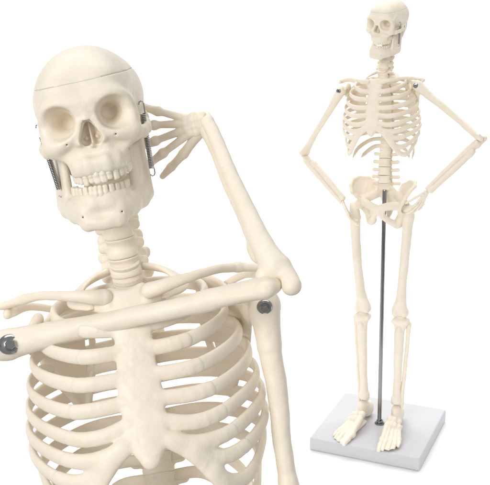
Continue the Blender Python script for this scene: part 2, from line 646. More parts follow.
def build_spring():
    """closed coil with a straight hook at either end"""
    t = np.linspace(0, 1, 900)
    turns = 34
    L = 7.6
    ang = 2 * np.pi * turns * t
    C = np.stack([0.32 * np.cos(ang), 0.36 * np.sin(ang), -L * t], 1)
    up = np.stack([np.linspace(0.25, 0.32, 6) * 0 + 0.32, np.zeros(6), np.linspace(1.3, 0.05, 6)], 1)
    hook = np.array([[-0.35, 0, 1.3], [-0.25, 0, 1.62], [0.05, 0, 1.75], [0.28, 0, 1.6]])
    dn = np.stack([np.full(5, 0.32), np.zeros(5), -L - np.linspace(0.1, 0.7, 5)], 1)
    hk2 = np.array([[0.2, 0, -L - 1.0], [-0.1, 0, -L - 1.1], [-0.35, 0, -L - 0.85]])
    C = np.vstack([hook, up, C, dn, hk2])
    T = np.gradient(C, axis=0)
    N = np.cross(T, np.array([0.31, 0.2, 0.9]))
    r = np.full(len(C), 0.1)
    return sweep('spring', C, N, r, r, WIRE, 6)


# ------------------------------------------------------------------ spine
def build_vertebra(kind):
    rx, ry, hh, tr, tz, sp = {'neck': (1.85, 1.4, 0.62, 2.45, 0.5, 2.6), 'chest': (1.85, 1.5, 0.95, 2.5, 0.6, 4.2), 'waist': (2.6, 1.75, 1.2, 4.7, 0.62, 4.6)}[kind]
    f = Field((0, -2.4, -2.4), (6.2, 7.2, 1.9), 0.1, True)

    def body(x, y, z):
        q = np.clip(z / hh, -1, 1)
        s = 1 - (0.26 if kind == 'neck' else 0.2) * (1 - q * q)
        r = np.sqrt((x / rx) ** 2 + (y / ry) ** 2)
        dr = (r - s) * min(rx, ry)
        dz = np.abs(z) - hh
        e = 0.18
        dr, dz = dr + e, dz + e
        return np.minimum(np.maximum(dr, dz), 0) + np.sqrt(np.maximum(dr, 0) ** 2 + np.maximum(dz, 0) ** 2) - e
    f.add((body, V(-rx, -ry, -hh), V(rx, ry, hh)))
    zd = -hh - 0.22

    def disc(x, y, z):
        r = np.sqrt((x / (rx * 0.93)) ** 2 + (y / (ry * 0.93)) ** 2)
        dr = (r - 1) * min(rx, ry) + 0.2
        dz = np.abs(z - zd) - 0.26 + 0.2
        return np.minimum(np.maximum(dr, dz), 0) + np.sqrt(np.maximum(dr, 0) ** 2 + np.maximum(dz, 0) ** 2) - 0.2
    f.add((disc, V(-rx, -ry, zd - 0.3), V(rx, ry, zd + 0.3)), 0.06)
    # arch, processes
    path(f, [(rx * 0.65, ry * 0.8, 0.1), (rx * 0.75, ry + 1.0, 0.1), (0.2, ry + 1.9, 0.0)], [0.55, 0.6, 0.55], 0.3)
    f.add(cone((0, ry + 1.7, 0), (0, ry + sp, -0.9 if kind != 'waist' else -0.3), 0.5, 0.42), 0.3)
    if kind == 'neck':
        f.add(cone((rx * 0.7, ry * 0.35, -0.1), (tr - 0.3, ry * 0.6, -0.25), tz, tz * 0.95), 0.3)
        f.add(cone((rx * 0.7, ry + 0.7, 0.0), (rx + 0.15, ry + 0.8, 0.1), 0.7, 0.62), 0.3)
    else:
        f.add(strap((rx * 0.6, ry + 0.5, 0), (tr, ry + (1.7 if kind == 'chest' else 0.3), 0.2), (0, 1, 0), (0.5, 0.6), (tz * 0.85, tz * 1.15)), 0.3)
        f.add(cone((rx * 0.6, ry + 1.1, 0.8), (rx * 0.6, ry + 1.1, -0.9), 0.6, 0.6), 0.3)
    return f.mesh('vertebra', BONE, 1, 0.025)


# ------------------------------------------------------------------ rib cage
TH_Y = [3.6, 4.8, 5.7, 6.4, 6.9, 7.2, 7.3, 7.1, 6.7, 6.1, 5.4, 4.6]
TH_Z = [142.6 - 2.58 * i for i in range(12)]


def st_y(z):
    return -5.0 - (141 - z) * 0.34


ST = {1: (2.7, 139.4), 2: (2.2, 136.7), 3: (2.0, 134.0), 4: (2.05, 131.0), 5: (2.0, 128.3), 6: (1.85, 125.9), 7: (1.5, 124.2)}
CC = {1: (4.0, -4.6, 139.9), 2: (5.8, -6.0, 137.1), 3: (6.4, -7.3, 134.1), 4: (7.3, -8.2, 131.0), 5: (8.1, -8.8, 128.0),
      6: (9.0, -9.0, 125.2), 7: (10.2, -8.5, 122.8), 8: (11.2, -7.5, 120.2), 9: (12.0, -5.9, 117.0), 10: (12.1, -4.0, 113.6)}
WID = [0, 6.5, 9.4, 11.5, 12.9, 13.8, 14.4, 14.8, 14.8, 14.3, 13.2, 11.6, 8.4]


def rib_path(i):
    """the whole run from the spine round to the breastbone, and the sample where bone meets cartilage"""
    ty, tz = TH_Y[i - 1], TH_Z[i - 1]
    w = WID[i]
    back = (1.6, ty + 1.0, tz + 0.3)
    if i <= 10:
        c = CC[i]
        up = tz - c[2]
        if i == 1:
            P = [back, (4.4, ty + 1.4, tz - 0.5), (6.6, 2.0, 140.7), (6.0, -2.0, 140.0), c, (ST[1][0], st_y(ST[1][1]), ST[1][1])]
        else:
            P = [back, (min(4.2 + 0.5 * i, 8.0), ty + 2.9, tz - 0.1), (w, 3.2, c[2] + 0.72 * up), (w * 0.95, -2.4 - 0.14 * i + (1.6 if i > 8 else 0), c[2] + 0.34 * up), c]
            if i <= 7:
                sx, sz = ST[i]
                s0 = (sx, st_y(sz) + 0.05, sz)
                if i <= 5:
                    P += [((s0[0] + c[0]) / 2, (s0[1] + c[1]) / 2 - 0.3, (s0[2] + c[2]) / 2 - 0.08), s0]
                elif i == 6:
                    P += [(6.8, -10.0, 124.5), (4.2, -10.2, 125.0), s0]
                else:
                    P += [(8.4, -9.6, 122.2), (6.0, -10.5, 122.3), (3.2, -10.8, 123.1), s0]
            else:
                P += {8: [(9.4, -8.9, 119.7), (6.6, -10.3, 120.1), (4.4, -10.7, 121.6), (3.0, -10.8, 123.3)],
                      9: [(10.7, -7.7, 116.0), (8.4, -9.5, 116.8), (6.2, -10.5, 119.2), (5.2, -10.6, 121.4)],
                      10: [(11.6, -5.9, 112.8), (10.0, -8.0, 113.6), (8.0, -9.7, 116.2), (7.2, -10.1, 118.6)]}[i]
    elif i == 11:
        P = [back, (7.4, ty + 3.2, tz - 0.6), (11.2, 4.6, tz - 3.2), (11.8, -0.2, tz - 6.2)]
    else:
        P = [back, (5.8, ty + 3.0, tz - 0.6), (8.8, 5.2, tz - 2.9), (9.6, 3.4, tz - 4.0)]
    C = catmull(P, 10)
    c = np.array(P[4]) if i <= 10 else C[-1]
    for it in range(2):                       # even spacing, then relax the run so bone and cartilage share one bend
        L = np.concatenate([[0], np.cumsum(np.linalg.norm(np.diff(C, axis=0), axis=1))])
        t = np.linspace(0, L[-1], 64)
        C = np.stack([np.interp(t, L, C[:, k]) for k in range(3)], 1)
        for _ in range(14):
            C[1:-1] = 0.5 * C[1:-1] + 0.25 * (C[:-2] + C[2:])
    return C, int(np.argmin(np.linalg.norm(C - c, axis=1))) + 1


def build_rib(i):
    C, cut = rib_path(i)
    C = C[:cut + (2 if i <= 10 else 0)]
    n = len(C)
    out = C - np.array([0, 0.5, 0])
    out[:, 2] = 0
    N = out / np.linalg.norm(out, axis=1)[:, None]
    if i == 1:
        N = N * 0.35 + np.array([0, 0, 0.9])
    t = np.linspace(0, 1, n)
    A = 0.46 + 0.04 * np.sin(9 * t + i)
    B = 0.86 + 0.07 * t + 0.03 * np.sin(7 * t + 2 * i)
    if i == 1:
        A, B = A * 0.95, B * 1.4
    if i > 10:
        tap = np.clip((1 - t) * 4 + 0.3, 0.3, 1)
        A, B = A * tap, B * tap
    e = np.clip((np.minimum(t, 1 - t) if i > 10 else t) * n / 1.5 + 0.35, 0, 1)
    if i <= 10:
        e[-3:] = (0.97, 0.85, 0.7)
    return sweep('rib', C, N, A * e, B * e, BONE, 16)


def build_sternum():
    f = Field((0, -12.6, 110), (13.4, -2.2, 143), 0.13, True)
    pts = [(0, 140.6, 2.5), (0, 139.0, 2.9), (0, 136.6, 2.3), (0, 134.5, 2.2), (0, 129, 2.6), (0, 125, 2.5), (0, 123.2, 1.85), (0, 121.9, 1.2)]
    for a, b in zip(pts[:-1], pts[1:]):
        f.add(strap((0, st_y(a[1]), a[1]), (0, st_y(b[1]), b[1]), (0, -1, 0.3), (0.72, a[2]), (0.72, b[2])), 0.3)
    f.cut(ell((0, -4.6, 142.9), (2.2, 2.0, 1.5)), 1.0)

    def band(P, k, b=0.95):
        Q = P[::2] if len(P) % 2 else np.vstack([P[::2], P[-1:]])
        segs = []
        for a, c in zip(Q[:-1], Q[1:]):
            m = (a + c) / 2
            segs.append(strap(a, c, (m[0], m[1] - 0.5, 0), (0.54, b), (0.54, b)))

        def fn(x, y, z):
            d = segs[0][0](x, y, z)
            for g in segs[1:]:
                d = np.minimum(d, g[0](x, y, z))
            return d
        f.add((fn, np.min([g[1] for g in segs], 0), np.max([g[2] for g in segs], 0)), k)
    for i in range(1, 11):
        C, c = rib_path(i)
        band(C[c - 1:], 0.35 if i < 8 else 0.8)
    me = f.mesh('rib_cage', BONE, 1, 0.04)
    co = np.empty(len(me.vertices) * 3, np.float32)
    me.vertices.foreach_get('co', co)
    co = co.reshape(-1, 3)
    w = np.clip((2.9 - np.abs(co[:, 0])) / 0.8, 0, 1) * np.clip((137.5 - co[:, 2]) / 2, 0, 1)          # the breastbone has a coarse, hammered surface
    rg = np.random.default_rng(4)
    d = np.zeros(len(co))
    for _ in range(14):
        k = rg.normal(0, 1, 3)
        k *= rg.uniform(3.5, 8.5) / np.linalg.norm(k)
        d += np.sin(co @ k + rg.uniform(0, 6.28))
    co[:, 1] += 0.0045 * d * w
    me.vertices.foreach_set('co', co.ravel())
    me.update()
    return me


# ------------------------------------------------------------------ shoulder, arm, hand
def build_clavicle():
    f = Field((0.5, -9, 138), (18.5, 4, 144.5), 0.12)
    path(f, [(2.7, -5.9, 141.4), (4.2, -6.3, 141.7), (7.0, -5.6, 142.2), (10.2, -3.0, 142.4), (13.2, -0.5, 142.1)], [1.0, 0.88, 0.64, 0.56, 0.62], 0.3)
    f.add(strap((13.2, -0.5, 142.1), (16.0, 1.2, 141.5), (0, 0, 1), (0.62, 0.7), (0.55, 1.15)), 0.4)
    return f.mesh('clavicle', BONE, 1, 0.05)


def build_scapula():
    f = Field((6, -4.2, 122), (19, 11.5, 144.5), 0.14)
    sup, inf, gl = (8.2, 7.6, 141.2), (10.2, 8.8, 124.6), (14.3, 2.8, 136.2)
    f.add(tri(sup, inf, gl, 0.3), 0.2)
    path(f, [sup, (7.9, 8.9, 134), inf], [0.5, 0.5, 0.62], 0.4)
    path(f, [inf, (13.4, 5.2, 131.2), gl], [0.62, 0.5, 0.8], 0.4)
    path(f, [sup, (11, 5.8, 140.0), gl], [0.45, 0.4, 0.8], 0.4)
    path(f, [(8.2, 8.8, 137.5), (11.5, 7.2, 139.2), (14.6, 4.8, 140.6), (16.6, 2.6, 140.6), (16.8, 0.6, 140.5)], [0.4, 0.5, 0.55, 0.8, 0.65], 0.5)
    f.add(ell((14.6, 2.2, 136.4), (1.1, 1.3, 1.9)), 0.5)
    path(f, [(13.6, 2.4, 138.3), (12.6, -0.8, 139.6), (13.3, -2.7, 138.5)], [0.8, 0.7, 0.6], 0.4)
    return f.mesh('scapula', BONE, 1, 0.05)


HUM_L, FOR_L = 31.0, 25.5


def build_humerus():
    f = Field((-4.2, -3.2, -33.4), (4.2, 3.2, 2.8), 0.14)
    f.add(ell((0, 0, -0.1), (1.95, 1.95, 2.05)))
    f.add(ell((-0.9, -0.3, -1.2), (1.2, 1.2, 1.8)), 0.6)
    f.add(cone((0, 0, -1.0), (0, 0, -5.5), 1.9, 1.55), 0.6)
    path(f, [(0, 0, -5.5), (0.15, 0, -11), (0, 0.1, -18), (0, 0, -24)], [1.5, 1.34, 1.18, 1.15], 0.3)
    f.add(strap((0, 0, -23), (0, -0.1, -29.2), (0, 1, 0), (1.2, 1.15), (1.15, 2.3)), 0.6)
    f.add(cone((-1.5, -0.2, -30.2), (1.3, -0.2, -30.2), 1.05, 1.1), 0.4)
    f.add(sph((2.1, 0, -29.3), 0.75), 0.5)
    f.cut(ell((0, 1.7, -28.6), (1.0, 0.9, 1.1)), 0.4)
    return f.mesh('humerus', BONE, 1, 0.06)


def build_ulna():
    f = Field((-4, -3.6, -26.6), (4, 3.8, 2.6), 0.12)
    f.add(cone((-0.2, 1.5, 0.9), (-0.2, 1.3, -2.0), 1.15, 1.1))
    f.add(cone((-0.2, -1.0, -1.9), (-0.2, 0.5, -2.4), 0.85, 1.1), 0.5)
    f.cut(cone((-2, -0.6, -0.2), (2, -0.6, -0.2), 1.15, 1.15), 0.3)
    path(f, [(-0.3, 0.6, -2.4), (-0.6, 0.3, -5), (-0.85, 0.1, -12), (-0.85, 0.1, -19), (-0.75, 0.1, -25)], [1.65, 1.4, 1.05, 0.92, 0.85], 0.6)
    f.add(cone((-1.2, 0.4, -25.0), (-1.3, 0.5, -25.8), 0.4, 0.25), 0.3)
    return f.mesh('ulna', BONE, 1, 0.05)


def build_radius():
    f = Field((-3, -3, -27), (4.6, 3, -0.8), 0.12)
    f.add(strap((0.9, 0.0, -5.4), (0.9, 0.0, -6.2), (1, 0, 0), (1.15, 1.55), (1.2, 1.5)))
    path(f, [(0.9, 0.0, -6.2), (0.95, 0.0, -8.0), (1.0, -0.05, -11), (1.0, -0.1, -16), (0.9, -0.1, -21), (0.7, -0.1, -24.8)], [1.3, 1.2, 1.16, 1.16, 1.08, 1.2], 0.5)
    return f.mesh('radius', BONE, 1, 0.05)


def build_hand(spread):
    """a left hand hanging: fingers to -z, palm to -y, thumb to +x. Returns palm, four fingers, thumb."""
    root = [(1.0, 0, -2.6), (0.35, 0.05, -2.8), (-0.35, 0.05, -2.75), (-0.95, 0, -2.5)]
    ang = [9 * spread, 2 * spread, -6 * spread, -14 * spread]
    lens = [(5.0, 3.4, 2.1, 1.7), (5.0, 3.8, 2.4, 1.8), (4.6, 3.4, 2.2, 1.7), (4.2, 2.7, 1.7, 1.5)]
    f = Field((-6.5, -3.4, -11.5), (8.0, 2.6, 1.6), 0.11)
    f.add(ell((0.5, 0, -0.5), (1.15, 0.85, 0.95)))
    f.add(ell((-0.6, 0.1, -0.5), (0.85, 0.75, 0.85)), 0.25)
    for x, z, r in ((1.15, -1.7, 0.75), (0.3, -1.75, 0.72), (-0.5, -1.7, 0.7), (-1.1, -1.5, 0.6)):
        f.add(sph((x, 0.05, z), r), 0.2)
    fingers = []
    for i in range(4):
        p = V(*root[i])
        a = rad(ang[i])
        curl = 8.0
        d = V(math.sin(a), -math.sin(rad(curl)), -math.cos(a))
        e = p + d * lens[i][0]
        f.add(cone(p, e, 0.58, 0.5), 0.12)
        f.add(sph(p, 0.7), 0.2)
        f.add(sph(e, 0.74), 0.3)
        g = Field(e - V(7, 5.5, 9), e + V(7, 2, 1.2), 0.1)
        q, r = e, 0.68
        for s in range(3):
            curl += (12, 16, 12)[s]
            d = V(math.sin(a) * math.cos(rad(curl)), -math.sin(rad(curl)), -math.cos(a) * math.cos(rad(curl)))
            n = q + d * lens[i][1 + s]
            m = (q + n) / 2
            r1 = r * 0.9
            g.add(cone(q, m, r * 1.06, r * 0.78), 0.15)
            g.add(cone(m, n, r * 0.78, r1 * (1.02 if s < 2 else 0.72)), 0.15)
            q, r = n, r1
        fingers.append(g.mesh('finger', BONE, 1))
    # thumb: metacarpal and two phalanges leaving the side of the wrist
    a = 34
    d = V(math.sin(rad(a)), -0.25, -math.cos(rad(a)))
    p = V(1.5, -0.2, -1.7)
    e = p + d * 3.6
    g = Field((0, -5.5, -12), (10.5, 2, 0.4), 0.1)
    g.add(cone(p, p + d * 1.8, 0.8, 0.64))
    g.add(cone(p + d * 1.8, e, 0.64, 0.74), 0.15)
    d2 = V(math.sin(rad(a - 6)), -0.3, -math.cos(rad(a - 6)))
    e2 = e + d2 * 2.8
    g.add(cone(e, e + d2 * 1.4, 0.72, 0.56), 0.15)
    g.add(cone(e + d2 * 1.4, e2, 0.56, 0.64), 0.15)
    g.add(cone(e2, e2 + d2 * 2.0, 0.64, 0.44), 0.15)
    return f.mesh('hand', BONE, 1, 0.03), fingers, g.mesh('thumb', BONE, 1)


# ------------------------------------------------------------------ pelvis, leg, foot
def build_pelvis():
    f = Field((0, -7.4, 82), (14.8, 10, 105), 0.17, True)
    A, S = (9.0, 0.6, 94.6), (4.2, 4.4, 95.6)
    cr = [(11.6, -4.6, 97.2), (12.9, -3.0, 99.4), (13.6, 0.0, 101.0), (12.4, 3.0, 101.7), (9.4, 5.4, 101.3), (5.8, 6.8, 99.4), (4.2, 6.8, 97.2)]
    for i in range(len(cr) - 1):
        f.add(tri(A if i < 4 else S, cr[i], cr[i + 1], 0.42), 0.5)
    f.add(tri(A, cr[4], S, 0.38), 0.6)
    for i in range(len(cr) - 1):
        f.add(cone(cr[i], cr[i + 1], 0.78, 0.78), 0.4)
    f.add(cone(cr[0], (10.2, -3.4, 95.6), 0.65, 0.7), 0.5)
    f.add(cone((10.2, -3.4, 95.6), (9.0, -1.6, 94.2), 0.75, 1.2), 0.6)
    path(f, [S, (6.4, 2.4, 94.4), (8.2, 0.0, 93.8)], [1.6, 1.5, 1.6], 0.9)
    # hip socket
    f.add(sph((9.0, 0, 92.6), 2.75), 0.8)
    # pubis and ischium
    path(f, [(8.0, -1.6, 93.0), (5.0, -4.2, 93.3), (1.0, -5.2, 92.0)], [1.8, 1.55, 1.5], 0.7)
    path(f, [(0.8, -5.2, 92.0), (0.9, -4.8, 90.2), (3.2, -2.4, 87.2), (5.6, 1.0, 84.9)], [1.3, 1.3, 1.2, 1.5], 0.5)
    path(f, [(8.4, 1.0, 91.2), (7.3, 2.6, 88.2), (6.0, 2.2, 85.2)], [2.3, 2.0, 2.1], 0.7)
    f.add(box((1.5, -4.7, 91.2), (1.6, 0.85, 2.0), 0.7), 0.8)
    f.add(cone((7.4, 2.8, 90.6), (6.2, 4.4, 90.2), 0.5, 0.25), 0.4)
    f.cut(sph((10.6, -0.5, 92.3), 2.45), 0.25)
    # sacrum and tail bone
    sp = [(0, 3.9, 96.6, 1.4, 4.4), (0, 5.4, 93.8, 1.0, 3.7), (0, 6.6, 90.8, 0.75, 2.5), (0, 6.3, 88.2, 0.6, 1.4), (0, 5.2, 85.8, 0.45, 0.6)]
    for a, b in zip(sp[:-1], sp[1:]):
        f.add(strap(a[:3], b[:3], (0, -1, 0.3), a[3:], b[3:]), 0.4)
    f.add(ell((0, 3.0, 97.3), (2.3, 1.7, 1.0)), 0.4)
    for k, (y, z) in enumerate(((3.3, 95.4), (4.6, 93.3), (5.7, 91.3))):
        f.cut(sph((1.9 - 0.25 * k, y - 0.4, z), 0.45), 0.25)
    return f.mesh('pelvis', BONE, 1, 0.06)


def build_femur():
    f = Field((4, -4, 45.6), (16.4, 5, 96), 0.17)
    f.add(sph((9.8, -0.4, 92.4), 2.2))
    path(f, [(9.8, -0.4, 92.4), (12.6, 0.5, 90.3)], [1.4, 1.6], 0.4)
    path(f, [(13.1, 0.9, 91.2), (12.9, 0.7, 88.2)], [1.9, 2.2], 0.7)
    f.add(sph((11.2, 1.6, 86.4), 1.0), 0.6)
    path(f, [(12.7, 0.5, 88.0), (12.1, -0.2, 82), (11.2, -0.9, 72), (10.0, -0.9, 62), (9.2, -0.5, 55)], [2.4, 2.15, 2.0, 1.95, 2.2], 0.7)
    f.add(strap((9.3, -0.5, 57), (8.6, -0.1, 51.0), (0, 1, 0), (1.4, 1.5), (1.9, 3.4)), 0.8)
    for x in (6.75, 10.45):
        f.add(ell((x, 0.3, 49.4), (1.85, 2.6, 2.1)), 0.5)
    f.cut(ell((8.6, -2.9, 49.2), (0.75, 1.0, 2.4)), 0.7)
    f.cut(ell((8.6, 2.2, 47.9), (0.8, 2.6, 1.6)), 0.4)
    return f.mesh('femur', BONE, 1, 0.08)


def build_tibia():
    f = Field((3.8, -3.8, 7.6), (13.2, 4.4, 48), 0.16)
    f.add(box((8.5, 0.3, 45.6), (3.7, 2.4, 1.15), 1.0))
    f.add(strap((8.5, 0.1, 45), (8.3, -0.4, 40.2), (0, 1, 0), (1.9, 3.2), (1.5, 1.7)), 0.8)
    f.add(ell((8.5, -2.0, 42.6), (1.0, 0.8, 1.5)), 0.6)
    path(f, [(8.3, -0.5, 41), (8.0, -0.4, 32), (7.7, 0.0, 22), (7.4, 0.3, 14), (7.3, 0.4, 11.6)], [2.2, 2.0, 1.75, 1.85, 2.5], 0.6)
    f.add(cone((5.8, 0.3, 12.0), (5.6, 0.2, 10.0), 0.95, 0.65), 0.5)
    f.cut(cone((7.6, -2, 8.8), (7.6, 3, 8.8), 1.35, 1.35), 0.2)
    return f.mesh('tibia', BONE, 1, 0.07)


def build_fibula():
    f = Field((7, -1.4, 6.6), (13.8, 4, 46.2), 0.14)
    path(f, [(11.8, 1.5, 44.2), (11.7, 1.5, 41), (11.1, 1.5, 32), (10.2, 1.3, 20), (9.6, 1.0, 13), (9.5, 0.8, 10.2)], [1.2, 0.98, 0.92, 0.9, 0.95, 1.05], 0.4)
    f.add(cone((9.6, 0.8, 11), (9.7, 0.7, 8.7), 0.85, 0.6), 0.4)
    return f.mesh('fibula', BONE, 1, 0.05)


def build_foot():
    """ankle joint at the origin's x, y; sole on z = 0; toes towards -y"""
    f = Field((-5.4, -18.6, -0.4), (5.4, 7.2, 9.8), 0.14)
    f.add(ell((0, -0.2, 6.6), (1.75, 2.5, 1.9)))
    f.add(ell((0.2, 3.2, 3.2), (2.0, 3.1, 2.9)), 0.9)
    f.add(ell((0.2, 0.4, 5.0), (2.1, 3.0, 2.6)), 0.9)
    f.add(ell((0.5, -1.0, 3.6), (1.8, 3.0, 2.0)), 0.8)
    for x, y, z, r in ((-1.5, -3.6, 4.7, 1.35), (0.2, -4.2, 4.9, 1.2), (1.6, -3.6, 3.9, 1.25), (-1.9, -5.6, 4.0, 1.05), (-0.5, -6.0, 4.3, 1.0), (0.8, -6.0, 4.0, 0.95), (2.2, -5.6, 3.2, 1.0)):
        f.add(sph((x, y, z), r), 0.5)
    ray = [(-1.95, -2.35, -2.45, 0.95), (-0.9, -1.0, -1.15, 0.68), (0.3, 0.7, 0.75, 0.66), (1.4, 2.2, 2.5, 0.66), (2.4, 3.4, 3.8, 0.68)]
    for i, (x0, x1, x2, r) in enumerate(ray):
        r *= 1.2
        z0 = 3.9 - 0.35 * i
        y1 = (-11.4, -11.9, -11.5, -10.9, -10.0)[i]
        tip = (-16.8, -16.4, -15.6, -14.6, -13.3)[i]
        f.add(cone((x0, -5.8, z0), (x1, y1, 1.35), r, r * 0.82), 0.4)
        f.add(sph((x1, y1 - 0.2, 1.2), r * 1.18), 0.2)
        m = y1 + (tip - y1) * 0.55
        f.add(cone((x1, y1 - 0.4, 1.15), (x2, m, 1.15), r * 0.9, r * 0.72), 0.15)
        f.add(sph((x2, m, 1.1), r * 0.92), 0.12)
        f.add(cone((x2, m, 1.05), (x2, tip, 0.75), r * 0.82, r * 0.7), 0.1)
    f.add(box((0.3, -6.6, 0.9), (2.6, 5.4, 0.7), 0.6), 0.5)
    f.add(strap((0.1, -5.0, 2.6), (0.3, -12.0, 0.9), (0, 0.2, 1), (1.2, 2.3), (0.5, 3.1)), 0.35)
    f.add(strap((0.3, -12.0, 0.7), (0.2, -13.6, 0.6), (0, 0.2, 1), (0.5, 3.0), (0.4, 2.4)), 0.3)
    F = f
    zz = f.ax[2][None, None, :]
    f.F = np.maximum(f.F, (0.05 - zz).astype(np.float32))
    return f.mesh('foot', BONE, 1, 0.05)


# ------------------------------------------------------------------ all meshes once
M = {}
M['skull'], M['skull_cap'] = build_skull()
M['upper_teeth'], M['lower_teeth'] = build_teeth(True), build_teeth(False)
M['jaw'] = build_jaw()
M['spring'] = build_spring()
for kd in ('neck', 'chest', 'waist'):
    M[kd] = build_vertebra(kd)
M['ribs'] = []
for i in range(1, 13):
    r = build_rib(i)
    M['ribs'].append((r, mirror(r, 'rib')))
M['rib_cage'] = build_sternum()
for nm, fn in (('clavicle', build_clavicle), ('scapula', build_scapula), ('femur', build_femur), ('tibia', build_tibia), ('fibula', build_fibula), ('foot', build_foot)):
    a = fn()
    M[nm] = (a, mirror(a, nm))
M['humerus'], M['ulna'], M['radius'] = build_humerus(), build_ulna(), build_radius()
M['pelvis'] = build_pelvis()
for nm, sp in (('relaxed', 1.15), ('spread', 2.1)):
    h, fs, th = build_hand(sp)
    M[nm] = ((h, fs, th), (mirror(h, 'hand'), [mirror(q, 'finger') for q in fs], mirror(th, 'thumb')))
M['bolt'] = lathe('shoulder_bolt', [(0.0, 0.62), (0.34, 0.62), (0.42, 0.5), (0.42, 0.34), (0.46, 0.32), (0.78, 0.3), (0.92, 0.12), (1.0, -0.05), (1.0, -0.3), (0.0, -0.3)], STEEL, 22)
M['nut'] = lathe('hex_nut', [(0.0, 0.75), (0.42, 0.75), (0.5, 0.68), (0.5, 0.28), (0.0, 0.28)], STEEL, sides=6)
M['pin'] = lathe('ankle_pin', [(0.0, 1.6), (0.28, 1.6), (0.28, -1.6), (0.0, -1.6)], STEEL, 12)


# ------------------------------------------------------------------ assembling one skeleton model
def link(name, me, parent, mat=None):
    o = bpy.data.objects.new(name, me)
    COL.objects.link(o)
    o.parent = parent
    if mat is not None:
        o.matrix_local = mat
    return o


def frame(A, B, front, stretch=1.0):
    """local -z runs from A to B, local -y looks towards front"""
    A, B, fr = Vector(A), Vector(B), Vector(front)
    z = (A - B).normalized()
    y = -(fr - z * fr.dot(z)).normalized()
    x = y.cross(z)
    m3 = Matrix((x, y, z)).transposed() @ Matrix.Diagonal((1, 1, stretch))
    return Matrix.Translation(A) @ m3.to_4x4()


def rot_about(p, *ms):
    m = Matrix.Identity(4)
    for q in ms:
        m = m @ q
    return Matrix.Translation(p) @ m @ Matrix.Translation([-c for c in p])


def RX(a):
    return Matrix.Rotation(rad(a), 4, 'X')


def RY(a):
    return Matrix.Rotation(rad(a), 4, 'Y')


def RZ(a):
    return Matrix.Rotation(rad(a), 4, 'Z')


